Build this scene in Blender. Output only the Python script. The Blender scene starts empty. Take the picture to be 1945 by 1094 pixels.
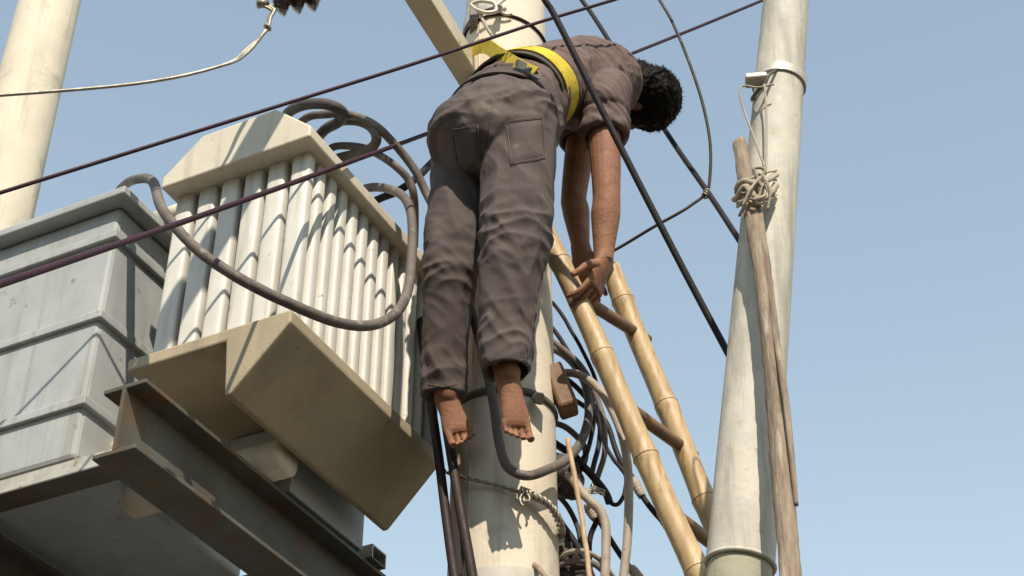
import bpy, math, random
from mathutils import Vector, Matrix, noise, Quaternion
random.seed(7)
S = bpy.context.scene
COL = S.collection
R = math.radians

# ------------------------------------------------------------------ camera
ELEV = R(37.0)
FPX = 3102.0                       # focal length in photograph pixels (1945 x 1094)
CAM = Vector((0.02, -3.44, 1.60))
cd = bpy.data.cameras.new('camera'); cam = bpy.data.objects.new('camera', cd); COL.objects.link(cam)
cam.location = CAM; cam.rotation_euler = (R(90) + ELEV, 0, 0)
cd.sensor_fit = 'HORIZONTAL'; cd.angle = 2 * math.atan(972.5 / FPX)
cd.clip_start = 0.05; cd.clip_end = 5000
S.camera = cam
# ------------------------------------------------------------------ sky, sun, exposure
SUN_AZ, SUN_EL = R(171), R(46)     # azimuth from +Y towards +X: behind the camera, a little to the right
w = bpy.data.worlds.new('World'); S.world = w; w.use_nodes = True
nt = w.node_tree; nt.nodes.clear()
sky = nt.nodes.new('ShaderNodeTexSky'); sky.sky_type = 'NISHITA'; sky.sun_disc = False
sky.sun_elevation = SUN_EL; sky.sun_rotation = SUN_AZ
sky.air_density = 2.2; sky.dust_density = 0.0; sky.ozone_density = 1.0; sky.altitude = 0
hs = nt.nodes.new('ShaderNodeHueSaturation'); hs.inputs['Saturation'].default_value = 0.80
bg = nt.nodes.new('ShaderNodeBackground'); bg.inputs['Strength'].default_value = 0.12
out = nt.nodes.new('ShaderNodeOutputWorld')
nt.links.new(sky.outputs[0], hs.inputs['Color']); nt.links.new(hs.outputs[0], bg.inputs[0]); nt.links.new(bg.outputs[0], out.inputs[0])
sd = bpy.data.lights.new('sun', 'SUN'); sd.energy = 3.9; sd.angle = R(0.55); sd.color = (1.0, 0.90, 0.755)
so = bpy.data.objects.new('sun', sd); COL.objects.link(so)
sdir = Vector((math.sin(SUN_AZ) * math.cos(SUN_EL), math.cos(SUN_AZ) * math.cos(SUN_EL), math.sin(SUN_EL)))
so.rotation_euler = sdir.to_track_quat('Z', 'Y').to_euler(); so.location = (3, -6, 12)
vs = S.view_settings; vs.view_transform = 'Standard'; vs.look = 'None'; vs.exposure = 0.55; vs.gamma = 1.0
vs.use_curve_mapping = False

# ------------------------------------------------------------------ helpers
FWD = Vector((0, math.cos(ELEV), math.sin(ELEV))); UP = Vector((0, -math.sin(ELEV), math.cos(ELEV)))
def at(px, py, Y):
    """the point of the vertical plane y = Y that stands behind photograph pixel (px, py)"""
    d = FWD + Vector((1, 0, 0)) * ((px - 972.5) / FPX) + UP * ((547 - py) / FPX)
    return CAM + d * ((Y - CAM.y) / d.y)
def mpp(p): return (p - CAM).dot(FWD) / FPX       # metres per photograph pixel at p
Z = Vector((0, 0, 1))
def fbm(p, o=3): return noise.fractal(p, 1.0, 2.0, o)

def mat(name, c1, c2=None, scale=8, rough=0.75, bump=0.15, bscale=60, stretch=(1, 1, 1), spots=None, metal=0.0,
        streak=None, sub=0.0, coat=0.0, edge=(0.35, 0.65), spec=0.5):
    m = bpy.data.materials.new(name); m.use_nodes = True
    t = m.node_tree; b = t.nodes['Principled BSDF']; L = t.links.new
    tc = t.nodes.new('ShaderNodeTexCoord'); geo = t.nodes.new('ShaderNodeNewGeometry')
    mp = t.nodes.new('ShaderNodeMapping'); mp.inputs['Scale'].default_value = stretch
    L(geo.outputs['Position'], mp.inputs['Vector'])
    def nz(sc, det=5, src=mp):
        n = t.nodes.new('ShaderNodeTexNoise'); n.inputs['Scale'].default_value = sc; n.inputs['Detail'].default_value = det
        n.inputs['Roughness'].default_value = 0.6
        L(src.outputs[0], n.inputs['Vector']); return n
    def ramp(n, lo, hi):
        r = t.nodes.new('ShaderNodeMapRange'); r.inputs[1].default_value = lo; r.inputs[2].default_value = hi
        L(n.outputs[0], r.inputs[0]); return r
    def mix(fac, a, bcol):
        x = t.nodes.new('ShaderNodeMix'); x.data_type = 'RGBA'
        L(fac.outputs[0], x.inputs[0])
        if isinstance(a, tuple): x.inputs[6].default_value = (*a, 1)
        else: L(a.outputs[2], x.inputs[6])
        x.inputs[7].default_value = (*bcol, 1); return x
    c2 = c2 or tuple(v * 0.75 for v in c1)
    col = mix(ramp(nz(scale), *edge), c1, c2)
    if streak:                                   # (colour, low, high, scale): runs down the surface
        ms = t.nodes.new('ShaderNodeMapping'); ms.inputs['Scale'].default_value = (1, 1, 0.06)
        L(geo.outputs['Position'], ms.inputs['Vector'])
        col = mix(ramp(nz(streak[3], 4, ms), streak[1], streak[2]), col, streak[0])
    if spots:                                    # (colour, low, high, scale): stains, chips
        col = mix(ramp(nz(spots[3], 6), spots[1], spots[2]), col, spots[0])
    L(col.outputs[2], b.inputs['Base Color'])
    b.inputs['Roughness'].default_value = rough; b.inputs['Metallic'].default_value = metal
    rr = ramp(nz(scale * 3), 0.2, 0.8); rr.inputs[3].default_value = max(0.05, rough - 0.12); rr.inputs[4].default_value = min(1, rough + 0.12)
    L(rr.outputs[0], b.inputs['Roughness'])
    b.inputs['Specular IOR Level'].default_value = spec
    if sub: b.inputs['Subsurface Weight'].default_value = sub; b.inputs['Subsurface Radius'].default_value = (0.012, 0.005, 0.003)
    if coat: b.inputs['Coat Weight'].default_value = coat
    if bump:
        bn = t.nodes.new('ShaderNodeBump'); bn.inputs['Strength'].default_value = bump; bn.inputs['Distance'].default_value = 0.004
        L(nz(bscale, 6).outputs[0], bn.inputs['Height']); L(bn.outputs[0], b.inputs['Normal'])
    return m

M = {}
M['pole'] = mat('painted_concrete', (0.70, 0.615, 0.485), (0.60, 0.53, 0.42), 5, 0.8, 0.3, 90, spots=((0.42, 0.37, 0.29), 0.57, 0.70, 6), streak=((0.46, 0.41, 0.32), 0.53, 0.68, 22))
M['pole_right'] = mat('weathered_grey_paint', (0.58, 0.54, 0.45), (0.46, 0.43, 0.36), 9, 0.7, 0.3, 70, spots=((0.40, 0.34, 0.24), 0.60, 0.72, 26), streak=((0.36, 0.34, 0.28), 0.46, 0.64, 30))
M['pole_low'] = mat('lower_pipe_paint', (0.40, 0.37, 0.26), (0.30, 0.28, 0.21), 9, 0.7, 0.3, 70, streak=((0.24, 0.2, 0.14), 0.56, 0.7, 40))
M['band'] = mat('galvanised_band', (0.47, 0.44, 0.37), (0.40, 0.37, 0.31), 20, 0.7, 0.2, 80, metal=0.0)
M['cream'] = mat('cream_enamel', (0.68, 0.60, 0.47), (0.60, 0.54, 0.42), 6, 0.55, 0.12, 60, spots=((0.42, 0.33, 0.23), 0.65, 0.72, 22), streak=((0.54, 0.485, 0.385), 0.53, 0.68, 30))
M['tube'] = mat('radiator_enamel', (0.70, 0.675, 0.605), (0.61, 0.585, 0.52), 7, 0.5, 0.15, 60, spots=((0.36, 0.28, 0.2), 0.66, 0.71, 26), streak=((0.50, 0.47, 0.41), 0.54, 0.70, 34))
M['olive'] = mat('shaded_header_enamel', (0.42, 0.345, 0.225), (0.35, 0.285, 0.185), 5, 0.65, 0.25, 90, streak=((0.31, 0.25, 0.165), 0.54, 0.72, 7), spots=((0.24, 0.17, 0.11), 0.67, 0.73, 30))  # base darker than the top header: shade of its underside put in
M['tank'] = mat('grey_tank_paint', (0.42, 0.43, 0.42), (0.35, 0.36, 0.35), 6, 0.55, 0.12, 50, spots=((0.24, 0.20, 0.16), 0.66, 0.72, 20), streak=((0.32, 0.315, 0.295), 0.53, 0.70, 26))
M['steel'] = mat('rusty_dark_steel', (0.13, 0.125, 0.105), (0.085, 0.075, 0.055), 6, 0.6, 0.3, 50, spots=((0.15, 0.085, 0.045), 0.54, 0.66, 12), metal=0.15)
M['arm'] = mat('crossarm_paint', (0.58, 0.51, 0.38), (0.50, 0.44, 0.33), 8, 0.65, 0.2, 60, spots=((0.30, 0.23, 0.15), 0.64, 0.72, 18))
M['clamp'] = mat('galvanised_clamp', (0.60, 0.56, 0.48), (0.45, 0.41, 0.34), 20, 0.5, 0.25, 80, metal=0.35, spots=((0.28, 0.2, 0.13), 0.6, 0.7, 30))
M['black'] = mat('black_rubber', (0.018, 0.015, 0.018), (0.028, 0.023, 0.024), 25, 0.6, 0.3, 90, spec=0.2)
M['wire'] = mat('dark_red_brown_sheath', (0.050, 0.018, 0.028), (0.034, 0.014, 0.024), 15, 0.6, 0.1, 90, spec=0.2)
M['grey_cable'] = mat('dusty_grey_sheath', (0.145, 0.118, 0.098), (0.09, 0.072, 0.062), 14, 0.72, 0.25, 80, spots=((0.24, 0.21, 0.17), 0.56, 0.7, 40))
M['dark_cable'] = mat('dusty_dark_sheath', (0.075, 0.062, 0.054), (0.045, 0.036, 0.032), 14, 0.72, 0.25, 80, spots=((0.16, 0.14, 0.12), 0.6, 0.72, 40))
M['tan_cable'] = mat('dusty_tan_sheath', (0.38, 0.32, 0.25), (0.29, 0.24, 0.19), 18, 0.65, 0.2, 90, spots=((0.16, 0.12, 0.09), 0.62, 0.72, 50))
M['brown_cable'] = mat('brown_sheath', (0.040, 0.026, 0.021), (0.028, 0.018, 0.016), 14, 0.6, 0.15, 80, spec=0.25)
M['bare'] = mat('bare_wire', (0.38, 0.35, 0.29), (0.26, 0.23, 0.18), 50, 0.5, 0.2, 100, metal=0.5)
M['porcelain'] = mat('brown_porcelain', (0.055, 0.032, 0.030), (0.04, 0.024, 0.024), 20, 0.22, 0.03, 60, coat=0.4)
M['tape'] = mat('dirty_tape_wrap', (0.055, 0.042, 0.036), (0.032, 0.025, 0.023), 30, 0.65, 0.6, 60)
M['bamboo'] = mat('bamboo', (0.52, 0.375, 0.195), (0.40, 0.27, 0.13), 9, 0.52, 0.2, 70, stretch=(4, 4, 1), spots=((0.30, 0.185, 0.085), 0.54, 0.68, 14), streak=((0.34, 0.21, 0.095), 0.55, 0.68, 40))
M['bamboo_node'] = mat('bamboo_node', (0.46, 0.32, 0.16), (0.30, 0.19, 0.09), 16, 0.6, 0.4, 90)
M['rung'] = mat('shaded_brown_bamboo', (0.22, 0.12, 0.055), (0.14, 0.075, 0.036), 14, 0.6, 0.3, 70)  # brown bamboo, darkened further with the shade the rungs lie in
M['timber'] = mat('weathered_timber', (0.37, 0.295, 0.215), (0.20, 0.145, 0.10), 14, 0.88, 1.0, 36, stretch=(5, 5, 0.7), spots=((0.46, 0.38, 0.29), 0.58, 0.66, 7))
M['rope'] = mat('old_rope', (0.42, 0.36, 0.26), (0.30, 0.25, 0.18), 40, 0.9, 0.6, 120)
M['split'] = mat('split_bamboo', (0.50, 0.36, 0.22), (0.38, 0.26, 0.15), 30, 0.65, 0.3, 80, stretch=(3, 3, 1))
M['shirt'] = mat('brown_grey_cotton', (0.150, 0.099, 0.087), (0.115, 0.077, 0.069), 9, 0.92, 0.35, 420)
M['trousers'] = mat('grey_brown_twill', (0.098, 0.076, 0.067), (0.074, 0.057, 0.052), 7, 0.9, 0.35, 420, spots=((0.17, 0.14, 0.11), 0.58, 0.74, 11))
M['skin'] = mat('skin', (0.31, 0.150, 0.080), (0.22, 0.095, 0.052), 18, 0.66, 0.45, 130, sub=0.1, spots=((0.16, 0.072, 0.045), 0.58, 0.72, 38), spec=0.35)
M['hair'] = mat('dark_hair', (0.010, 0.008, 0.007), (0.016, 0.012, 0.010), 60, 0.7, 0.5, 160, spec=0.12)
M['yellow'] = mat('yellow_webbing', (0.66, 0.50, 0.025), (0.52, 0.38, 0.03), 24, 0.8, 0.8, 300, spots=((0.24, 0.18, 0.06), 0.58, 0.70, 34))
M['pad'] = mat('dark_belt_pad', (0.05, 0.045, 0.035), (0.07, 0.06, 0.045), 20, 0.85, 0.4, 200)
M['ground'] = mat('worn_asphalt', (0.085, 0.078, 0.068), (0.055, 0.052, 0.048), 0.6, 0.95, 0.5, 12)

def tag(o, label=None, cat=None, group=None, kind=None):
    if label: o['label'] = label
    if cat: o['category'] = cat
    if group: o['group'] = group
    if kind: o['kind'] = kind
    return o
def thing(name, loc, label, cat, group=None):
    o = bpy.data.objects.new(name, None); COL.objects.link(o); o.location = loc; o.empty_display_size = 0.1
    return tag(o, label, cat, group)
def loc_of(parent):
    v = Vector((0, 0, 0))
    while parent is not None: v += parent.location; parent = parent.parent
    return v
def link(name, me, m, parent=None, loc=None):
    o = bpy.data.objects.new(name, me); COL.objects.link(o)
    if m is not None and not me.materials: me.materials.append(m)
    if parent is not None: o.parent = parent
    if loc is not None: o.location = loc
    return o

class MB:
    def __init__(s): s.v = []; s.f = []
    def loft(s, rings, cap0=True, cap1=True, closed=False):
        n = len(rings[0]); b = len(s.v)
        for r in rings: s.v.extend(r)
        k = len(rings)
        for i in range(k if closed else k - 1):
            a0 = b + i * n; a1 = b + ((i + 1) % k) * n
            for j in range(n):
                j2 = (j + 1) % n
                s.f.append((a0 + j, a0 + j2, a1 + j2, a1 + j))
        if not closed:
            if cap0: s.f.append(tuple(b + j for j in reversed(range(n))))
            if cap1: s.f.append(tuple(b + (k - 1) * n + j for j in range(n)))
        return s
    def box(s, c, ax, half):
        x, y, z = [a.normalized() * h for a, h in zip(ax, half)]
        b = len(s.v)
        for sx, sy, sz in ((-1,-1,-1),(1,-1,-1),(1,1,-1),(-1,1,-1),(-1,-1,1),(1,-1,1),(1,1,1),(-1,1,1)):
            s.v.append(c + x * sx + y * sy + z * sz)
        fs = [(0,3,2,1),(4,5,6,7),(0,1,5,4),(1,2,6,5),(2,3,7,6),(3,0,4,7)]
        if x.cross(y).dot(z) < 0: fs = [tuple(reversed(f)) for f in fs]
        s.f += [tuple(b + i for i in f) for f in fs]
        return s
    def tube(s, pts, rad, seg=12, cap=True):
        """round section swept along pts; rad a number or one per point"""
        n = len(pts)
        rad = rad if isinstance(rad, (list, tuple)) else [rad] * n
        t0 = (pts[1] - pts[0]).normalized()
        u = t0.orthogonal().normalized(); rings = []
        for i, p in enumerate(pts):
            t = (pts[min(i + 1, n - 1)] - pts[max(i - 1, 0)]).normalized()
            u = (u - t * u.dot(t)).normalized(); vv = t.cross(u)
            rings.append([p + (u * math.cos(a) + vv * math.sin(a)) * rad[i] for a in (2 * math.pi * k / seg for k in range(seg))])
        return s.loft(rings, cap, cap)
    def ring(s, c, axis, R1, r, seg=28, sec=8, flat=1.0):
        u = axis.orthogonal().normalized(); vv = axis.cross(u).normalized(); ax = axis.normalized(); rings = []
        for i in range(seg):
            a = 2 * math.pi * i / seg; d = u * math.cos(a) + vv * math.sin(a)
            rings.append([c + d * R1 + d * (r * math.cos(q)) + ax * (r * flat * math.sin(q)) for q in (2 * math.pi * k / sec for k in range(sec))])
        return s.loft(rings, closed=True)
    def ball(s, c, ax, half, nu=16, nv=10):
        rings = []
        for i in range(1, nv):
            th = math.pi * i / nv
            rings.append([c + ax[0] * (half[0] * math.sin(th) * math.cos(a)) + ax[1] * (half[1] * math.sin(th) * math.sin(a)) - ax[2] * (half[2] * math.cos(th))
                          for a in (2 * math.pi * k / nu for k in range(nu))])
        return s.loft(rings)
    def mesh(s, name, org=Vector((0, 0, 0)), smooth=True):
        me = bpy.data.meshes.new(name); me.from_pydata([tuple(v - org) for v in s.v], [], s.f); me.validate(); me.update()
        if smooth: me.shade_smooth()
        return me
    def build(s, name, m, parent=None, smooth=True, bevel=0, angle=None):
        if parent is not None: org = loc_of(parent); loc = None
        else:
            org = Vector((sum(v.x for v in s.v), sum(v.y for v in s.v), 0)) / len(s.v); org.z = min(v.z for v in s.v); loc = org
        me = s.mesh(name, org, smooth)
        if angle: me.set_sharp_from_angle(angle=R(angle))
        o = link(name, me, m, parent, loc)
        if bevel:
            bv = o.modifiers.new('bevel', 'BEVEL'); bv.width = bevel; bv.segments = 2; bv.limit_method = 'ANGLE'
        return o

def spline(pts, sub=8):
    """Catmull-Rom through pts (Vectors)"""
    if len(pts) < 3:
        return [pts[0].lerp(pts[-1], i / sub) for i in range(sub + 1)]
    P = [pts[0] * 2 - pts[1]] + list(pts) + [pts[-1] * 2 - pts[-2]]; o = []
    for i in range(1, len(P) - 2):
        a, b, c, d = P[i - 1:i + 3]
        for k in range(sub):
            t = k / sub
            o.append(0.5 * ((2 * b) + (c - a) * t + (2 * a - 5 * b + 4 * c - d) * t * t + (3 * b - a - 3 * c + d) * t ** 3))
    o.append(pts[-1].copy()); return o
def pt(p): return p if isinstance(p, Vector) else at(*p)
def px_path(lst, sub=8): return spline([pt(p) for p in lst], sub)
def cable(name, lst, wpx, m, label, cat='cable', group=None, sub=8, seg=12, jit=0.0, parent=None):
    """one cable; lst of (px, py, Y) through which it runs, wpx its width in photograph pixels"""
    pts = px_path(lst, sub)
    if jit: pts = [p + Vector((fbm(p * 9, 2), fbm(p * 9 + Vector((7, 0, 0)), 2), fbm(p * 9 + Vector((0, 7, 0)), 2))) * jit for p in pts]
    r = 0.5 * wpx * sum(mpp(pt(p)) for p in lst) / len(lst)
    o = MB().tube(pts, r, seg).build(name, M[m], parent)
    if parent is None: tag(o, label, cat, group)
    return o

# ================================================================== ground
g = MB(); N = 24; E = 1500.0
for j in range(N + 1):
    for i in range(N + 1):
        u = (i / N * 2 - 1); v = (j / N * 2 - 1)
        x = E * u * abs(u) ** 2; y = E * v * abs(v) ** 2
        g.v.append(Vector((x, y, 0.0)))
for j in range(N):
    for i in range(N): a = j * (N + 1) + i; g.f.append((a, a + 1, a + N + 2, a + N + 1))
tag(g.build('ground', M['ground']), kind='structure')

# ================================================================== the middle pole
pA, pB = at(956, 1000, 0), at(961.5, 10, 0)
rA, rB = 104 * mpp(pA), 74 * mpp(pB)
def pole_r(z): return rA + (rB - rA) * (z - pA.z) / (pB.z - pA.z)
POLE = thing('utility_pole', (0, 0, 0), 'thick cream concrete pole in the middle that the person hangs on', 'utility pole')
def circ(c, r, n=48, ax=None): 
    if ax is None: u, v = Vector((1, 0, 0)), Vector((0, 1, 0))
    else: u = ax.orthogonal().normalized(); v = ax.cross(u).normalized()
    return [c + (u * math.cos(a) + v * math.sin(a)) * r for a in (2 * math.pi * k / n for k in range(n))]
zs = [-0.3 + i * 0.1 for i in range(81)]
MB().loft([circ(Vector((0, 0, z)), pole_r(z)) for z in zs]).build('shaft', M['pole'], POLE, angle=40)
# mould seam down the front left of the shaft
sm = MB()
for a in (R(180 + 52),):
    d = Vector((math.cos(a), math.sin(a), 0)); tn = Vector((-d.y, d.x, 0))
    rr = []
    for z in zs[3:]:
        c = d * (pole_r(z) + 0.0005) + Z * z
        rr.append([c - tn * 0.003 - d * 0.004, c - tn * 0.002 + d * 0.0015, c + tn * 0.002 + d * 0.0015, c + tn * 0.003 - d * 0.004])
    sm.loft(rr)
sm.build('mould_seam', M['pole'], POLE)
zb = at(956, 1076, -0.13).z
b = MB(); ro = [ (zb, 0.001), (zb, 0.007), (zb - 0.004, 0.009), (zb - 0.10, 0.009), (zb - 0.104, 0.007), (zb - 0.104, 0.001)]
b.loft([circ(Vector((0, 0, z)), pole_r(z) + dr) for z, dr in ro], False, False).build('steel_band', M['band'], POLE, angle=35)
# wire hoop round the top, sagging to the right, and the clamp with its eye link
zh = at(985, 24, -0.13).z
pts = []
for k in range(49):
    a = 2 * math.pi * k / 48; r = pole_r(zh) + 0.004
    pts.append(Vector((math.cos(a) * r, math.sin(a) * r, zh - 0.028 * max(0, math.cos(a)) + 0.012 * max(0, -math.cos(a)))))
tag(MB().tube(pts, 0.0042, 8).build('wire_hoop', M['wire']), 'thin dark wire hooped round the top of the middle pole', 'wire')
CL = thing('pole_clamp', at(912, 20, -0.10), 'pale galvanised clamp with an oblong eye link near the top of the middle pole', 'clamp')
zc = at(915, 14, -0.13).z
cb = MB(); rc = pole_r(zc)
arc = []
for k in range(15):
    a = R(175 + k * 6.0); d = Vector((math.cos(a), math.sin(a), 0))
    arc.append([d * (rc + 0.001) + Z * (zc + 0.05), d * (rc + 0.008) + Z * (zc + 0.05), d * (rc + 0.008) + Z * (zc + 0.012), d * (rc + 0.001) + Z * (zc + 0.012)])
cb.loft(arc).build('strap', M['clamp'], CL, angle=35)
pl = [at(*p) for p in ((893, 8, -0.15), (905, 18, -0.16), (925, 24, -0.165), (942, 20, -0.165), (938, 6, -0.16), (912, 2, -0.155))]
lp = spline(pl + [pl[0]], 6); MB().tube(lp, 0.0058, 10).build('eye_link', M['clamp'], CL)
MB().tube(px_path([(938, 14, -0.155), (948, 6, -0.15), (962, -4, -0.14)]), 0.0055, 8).build('hook', M['clamp'], CL)
MB().tube(px_path([(944, 8, -0.15), (950, 20, -0.14), (960, 27, -0.135), (972, 26, -0.132)]), 0.0045, 8).build('wire_tail', M['clamp'], CL)
MB().tube(px_path([(912, 24, -0.155), (918, 40, -0.15), (926, 56, -0.14), (936, 70, -0.13)]), 0.005, 8).build('wire_tail', M['clamp'], CL)
sh = MB(); c0 = at(900, 34, -0.09)
sh.box(c0, (Vector((1, 0, 0)), Vector((0, 1, 0)), Z), (0.012, 0.035, 0.04)).build('bracket_plate', M['steel'], CL, False, 0.003)
MB().tube([at(950, 12, -0.10), at(948, 14, -0.165)], 0.009, 6).build('bolt', M['clamp'], CL, False)

# ================================================================== crossarm (square tube, runs past the pole's left side)
az = R(23); La = Vector((math.sin(az), math.cos(az), 0)); Na = Vector((math.cos(az), -math.sin(az), 0))
h = 0.034
a0 = at(823, 30, -0.27) 
ARM = thing('crossarm', a0, 'pale square steel crossarm running from the top edge to the middle pole', 'crossarm')
s0, s1 = -1.3, 0.36
MB().box(a0 + La * (s0 + s1) / 2, (La, Na, Z), ((s1 - s0) / 2, h, h)).build('beam', M['arm'], ARM, False, 0.004)
pj = a0 + La * 0.30
MB().tube([pj + Na * (-0.05), pj + Na * 0.10], 0.009, 6).build('bolt', M['steel'], ARM, False)

# ================================================================== transformer radiator on the left
az = R(26.5); L = Vector((math.sin(az), math.cos(az), 0)); NN = Vector((math.cos(az), -math.sin(az), 0))
O = at(592, 262, -0.50)                      # near right corner, underside of the top header's lip
z_top = O.z
# underside lip of the bottom header on the same vertical
def on_vertical(py):
    lo, hi = O.z - 2, O.z + 2
    for _ in range(60):
        mid = (lo + hi) / 2; p = Vector((O.x, O.y, mid)) - CAM
        y = 547 - FPX * p.dot(UP) / p.dot(FWD)
        if y > py: lo = mid
        else: hi = mid
    return lo
z_bot = on_vertical(597)
LEN, WID = 0.66, 0.44
lip = 0.034
def W(l, n, z): return Vector((O.x, O.y, 0)) + L * l + NN * n + Z * z
RAD = thing('transformer_radiator', W(LEN / 2, -WID / 2, z_bot - 0.2), 'cream oil radiator of a transformer with rows of upright tubes between two headers', 'radiator')
def prism(sec, l0, l1):                       # cross-section (n, z) pulled along L
    return MB().loft([[W(l0, n, z) for n, z in sec], [W(l1, n, z) for n, z in sec]])
top_sec = [(0, z_top), (0, z_top + lip), (-0.11, z_top + lip + 0.10), (-WID + 0.11, z_top + lip + 0.10), (-WID, z_top + lip), (-WID, z_top)]
bot_sec = [(0.006, z_bot), (0.006, z_bot - lip), (-0.135, z_bot - lip - 0.15), (-0.150, z_bot - lip - 0.15), (-0.165, z_bot - lip), (-WID, z_bot - lip), (-WID, z_bot)]
prism(top_sec, -0.01, LEN).build('top_header', M['cream'], RAD, False, 0.005)
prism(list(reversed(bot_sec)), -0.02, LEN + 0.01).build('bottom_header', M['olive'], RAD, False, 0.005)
# oval tube, one mesh for all
tm = MB(); hz = (z_top - z_bot) / 2 + 0.012
sec = []
for k in range(20):
    a = 2 * math.pi * (k + .5) / 20
    ex = math.copysign(abs(math.cos(a)) ** 0.50, math.cos(a)) * 0.0172; ey = math.copysign(abs(math.sin(a)) ** 0.42, math.sin(a)) * 0.0265
    sec.append(L * ex + NN * ey)
tm.loft([[p * 0.9 - Z * hz for p in sec], [p - Z * (hz - 0.022) for p in sec], [p + Z * (hz - 0.022) for p in sec], [p * 0.9 + Z * hz for p in sec]])
tme = tm.mesh('radiator_tube'); tme.materials.append(M['tube'])
rl = loc_of(RAD)
for i in range(12):
    for j in range(6):
        if 0 < i and j > 1: continue             # the inner tubes cannot be seen: a core stands there
        l = 0.056 + i * 0.0516; n = -0.056 - j * 0.0690
        o = link('radiator_tube', tme, None, RAD, W(l + random.uniform(-.001, .001), n, (z_top + z_bot) / 2) - rl)
MB().box(W(LEN / 2 + 0.045, -0.29, (z_top + z_bot) / 2), (L, NN, Z), (LEN / 2 - 0.07, 0.12, hz - 0.004)).build('shade_core', M['steel'], RAD, False)  # dark block added in place of inner tubes, stands for the shade between them
MB().box(W(LEN - 0.004, -0.05, (z_top + z_bot) / 2), (L, NN, Z), (0.006, 0.05, hz - 0.004)).build('end_plate', M['tank'], RAD, False, 0.002)
zh0 = z_bot - lip - 0.15                      # flat underside of the bottom header
bt = zh0 - 0.058                              # top of the platform beams
MB().tube([W(0.255, -0.165, zh0 - 0.005), W(0.255, -0.60, zh0 - 0.005)], 0.046, 24).build('drain_pipe', M['cream'], RAD)

# tank to the left of the radiator
TK = thing('transformer_tank', W(0.36, -0.86, bt + 0.04), 'grey transformer tank to the left of the cream radiator', 'transformer')
tz0, tz1 = bt + 0.042, z_top + 0.02
MB().box(W(0.36, -0.86, (tz0 + tz1) / 2), (L, NN, Z), (0.34, 0.27, (tz1 - tz0) / 2)).build('tank_body', M['tank'], TK, False, 0.012)
MB().box(W(0.36, -0.86, tz1 + 0.014), (L, NN, Z), (0.38, 0.31, 0.012)).build('cover', M['tank'], TK, False, 0.004)
MB().box(W(0.495, -0.295, zh0 + 0.05), (L, NN, Z), (0.165, 0.095, 0.095)).build('skirt', M['tank'], TK, False, 0.003)
for zz in (z_top + 0.07, z_bot - 0.11):
    for l in (0.16, 0.52):
        MB().tube([W(l, -WID + 0.03, zz), W(l, -0.62, zz)], 0.028, 16).build('pipe', M['cream'], TK)
for zz in (tz0 + 0.15, tz0 + 0.4, tz0 + 0.65):
    MB().box(W(0.36, -0.86, zz), (L, NN, Z), (0.352, 0.282, 0.012)).build('stiffener', M['tank'], TK, False, 0.003)

# platform: two I-beams along L, bearers across them, crossbeams to the two poles
def ibeam(name, a, b, w_, hgt, label, grp):
    t = (b - a).normalized(); side = t.cross(Z).normalized(); c = (a + b) / 2; ln = (b - a).length / 2
    th = 0.011; root = thing(name, c - Z * hgt, label, 'beam', grp)
    MB().box(c - Z * th / 2, (t, side, Z), (ln, w_ / 2, th / 2)).build('top_flange', M['steel'], root, False, 0.002)
    MB().box(c - Z * (hgt / 2), (t, side, Z), (ln, 0.005, hgt / 2 - th)).build('web', M['steel'], root, False)
    MB().box(c - Z * (hgt - th / 2), (t, side, Z), (ln, w_ / 2, th / 2)).build('bottom_flange', M['steel'], root, False, 0.002)
    return root
ibeam('platform_beam', W(-0.22, -0.255, bt), W(1.02, -0.255, bt), 0.11, 0.17, 'dark rusty I-beam directly under the cream radiator', 'platform beams')
ibeam('platform_beam', W(-0.22, -0.98, bt), W(1.02, -0.98, bt), 0.11, 0.17, 'dark rusty I-beam under the grey tank', 'platform beams')
def channel(l, n0, n1, label):
    hw, hh, th = 0.034, 0.0195, 0.004
    c = (W(l, n0, bt + hh + 0.001) + W(l, n1, bt + hh + 0.001)) / 2; ln = abs(n1 - n0) / 2
    root = thing('bearer_channel', c - Z * hh, label, 'steel channel', 'channels lying across the beams')
    MB().box(c + Z * (hh - th / 2), (NN, L, Z), (ln, hw, th / 2)).build('top_wall', M['clamp'], root, False)
    MB().box(c - Z * (hh - th / 2), (NN, L, Z), (ln, hw, th / 2)).build('bottom_wall', M['steel'], root, False)
    for sgn in (-1, 1):
        MB().box(c + L * (hw - th / 2) * sgn, (NN, L, Z), (ln, th / 2, hh - th)).build('side_wall', M['clamp'], root, False)
channel(0.715, -1.12, -0.185, 'open ended steel tube poking out on the beam below the radiator')
channel(0.06, -1.12, -0.27, 'steel tube across the beams at the near end of the platform')
P2 = W(0.655, -1.75, 0)
ibeam('crossbeam', W(0.86, -2.0, bt - 0.171), W(0.86, 0.42, bt - 0.171), 0.10, 0.16, 'steel crossbeam behind the poles under the platform', None)
LP = thing('utility_pole', (P2.x, P2.y, 0), 'pale concrete pole left of the transformer tank', 'utility pole')
MB().loft([circ(Vector((P2.x, P2.y, z)), pole_r(z)) for z in zs]).build('shaft', M['pole'], LP, angle=40)

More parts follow.
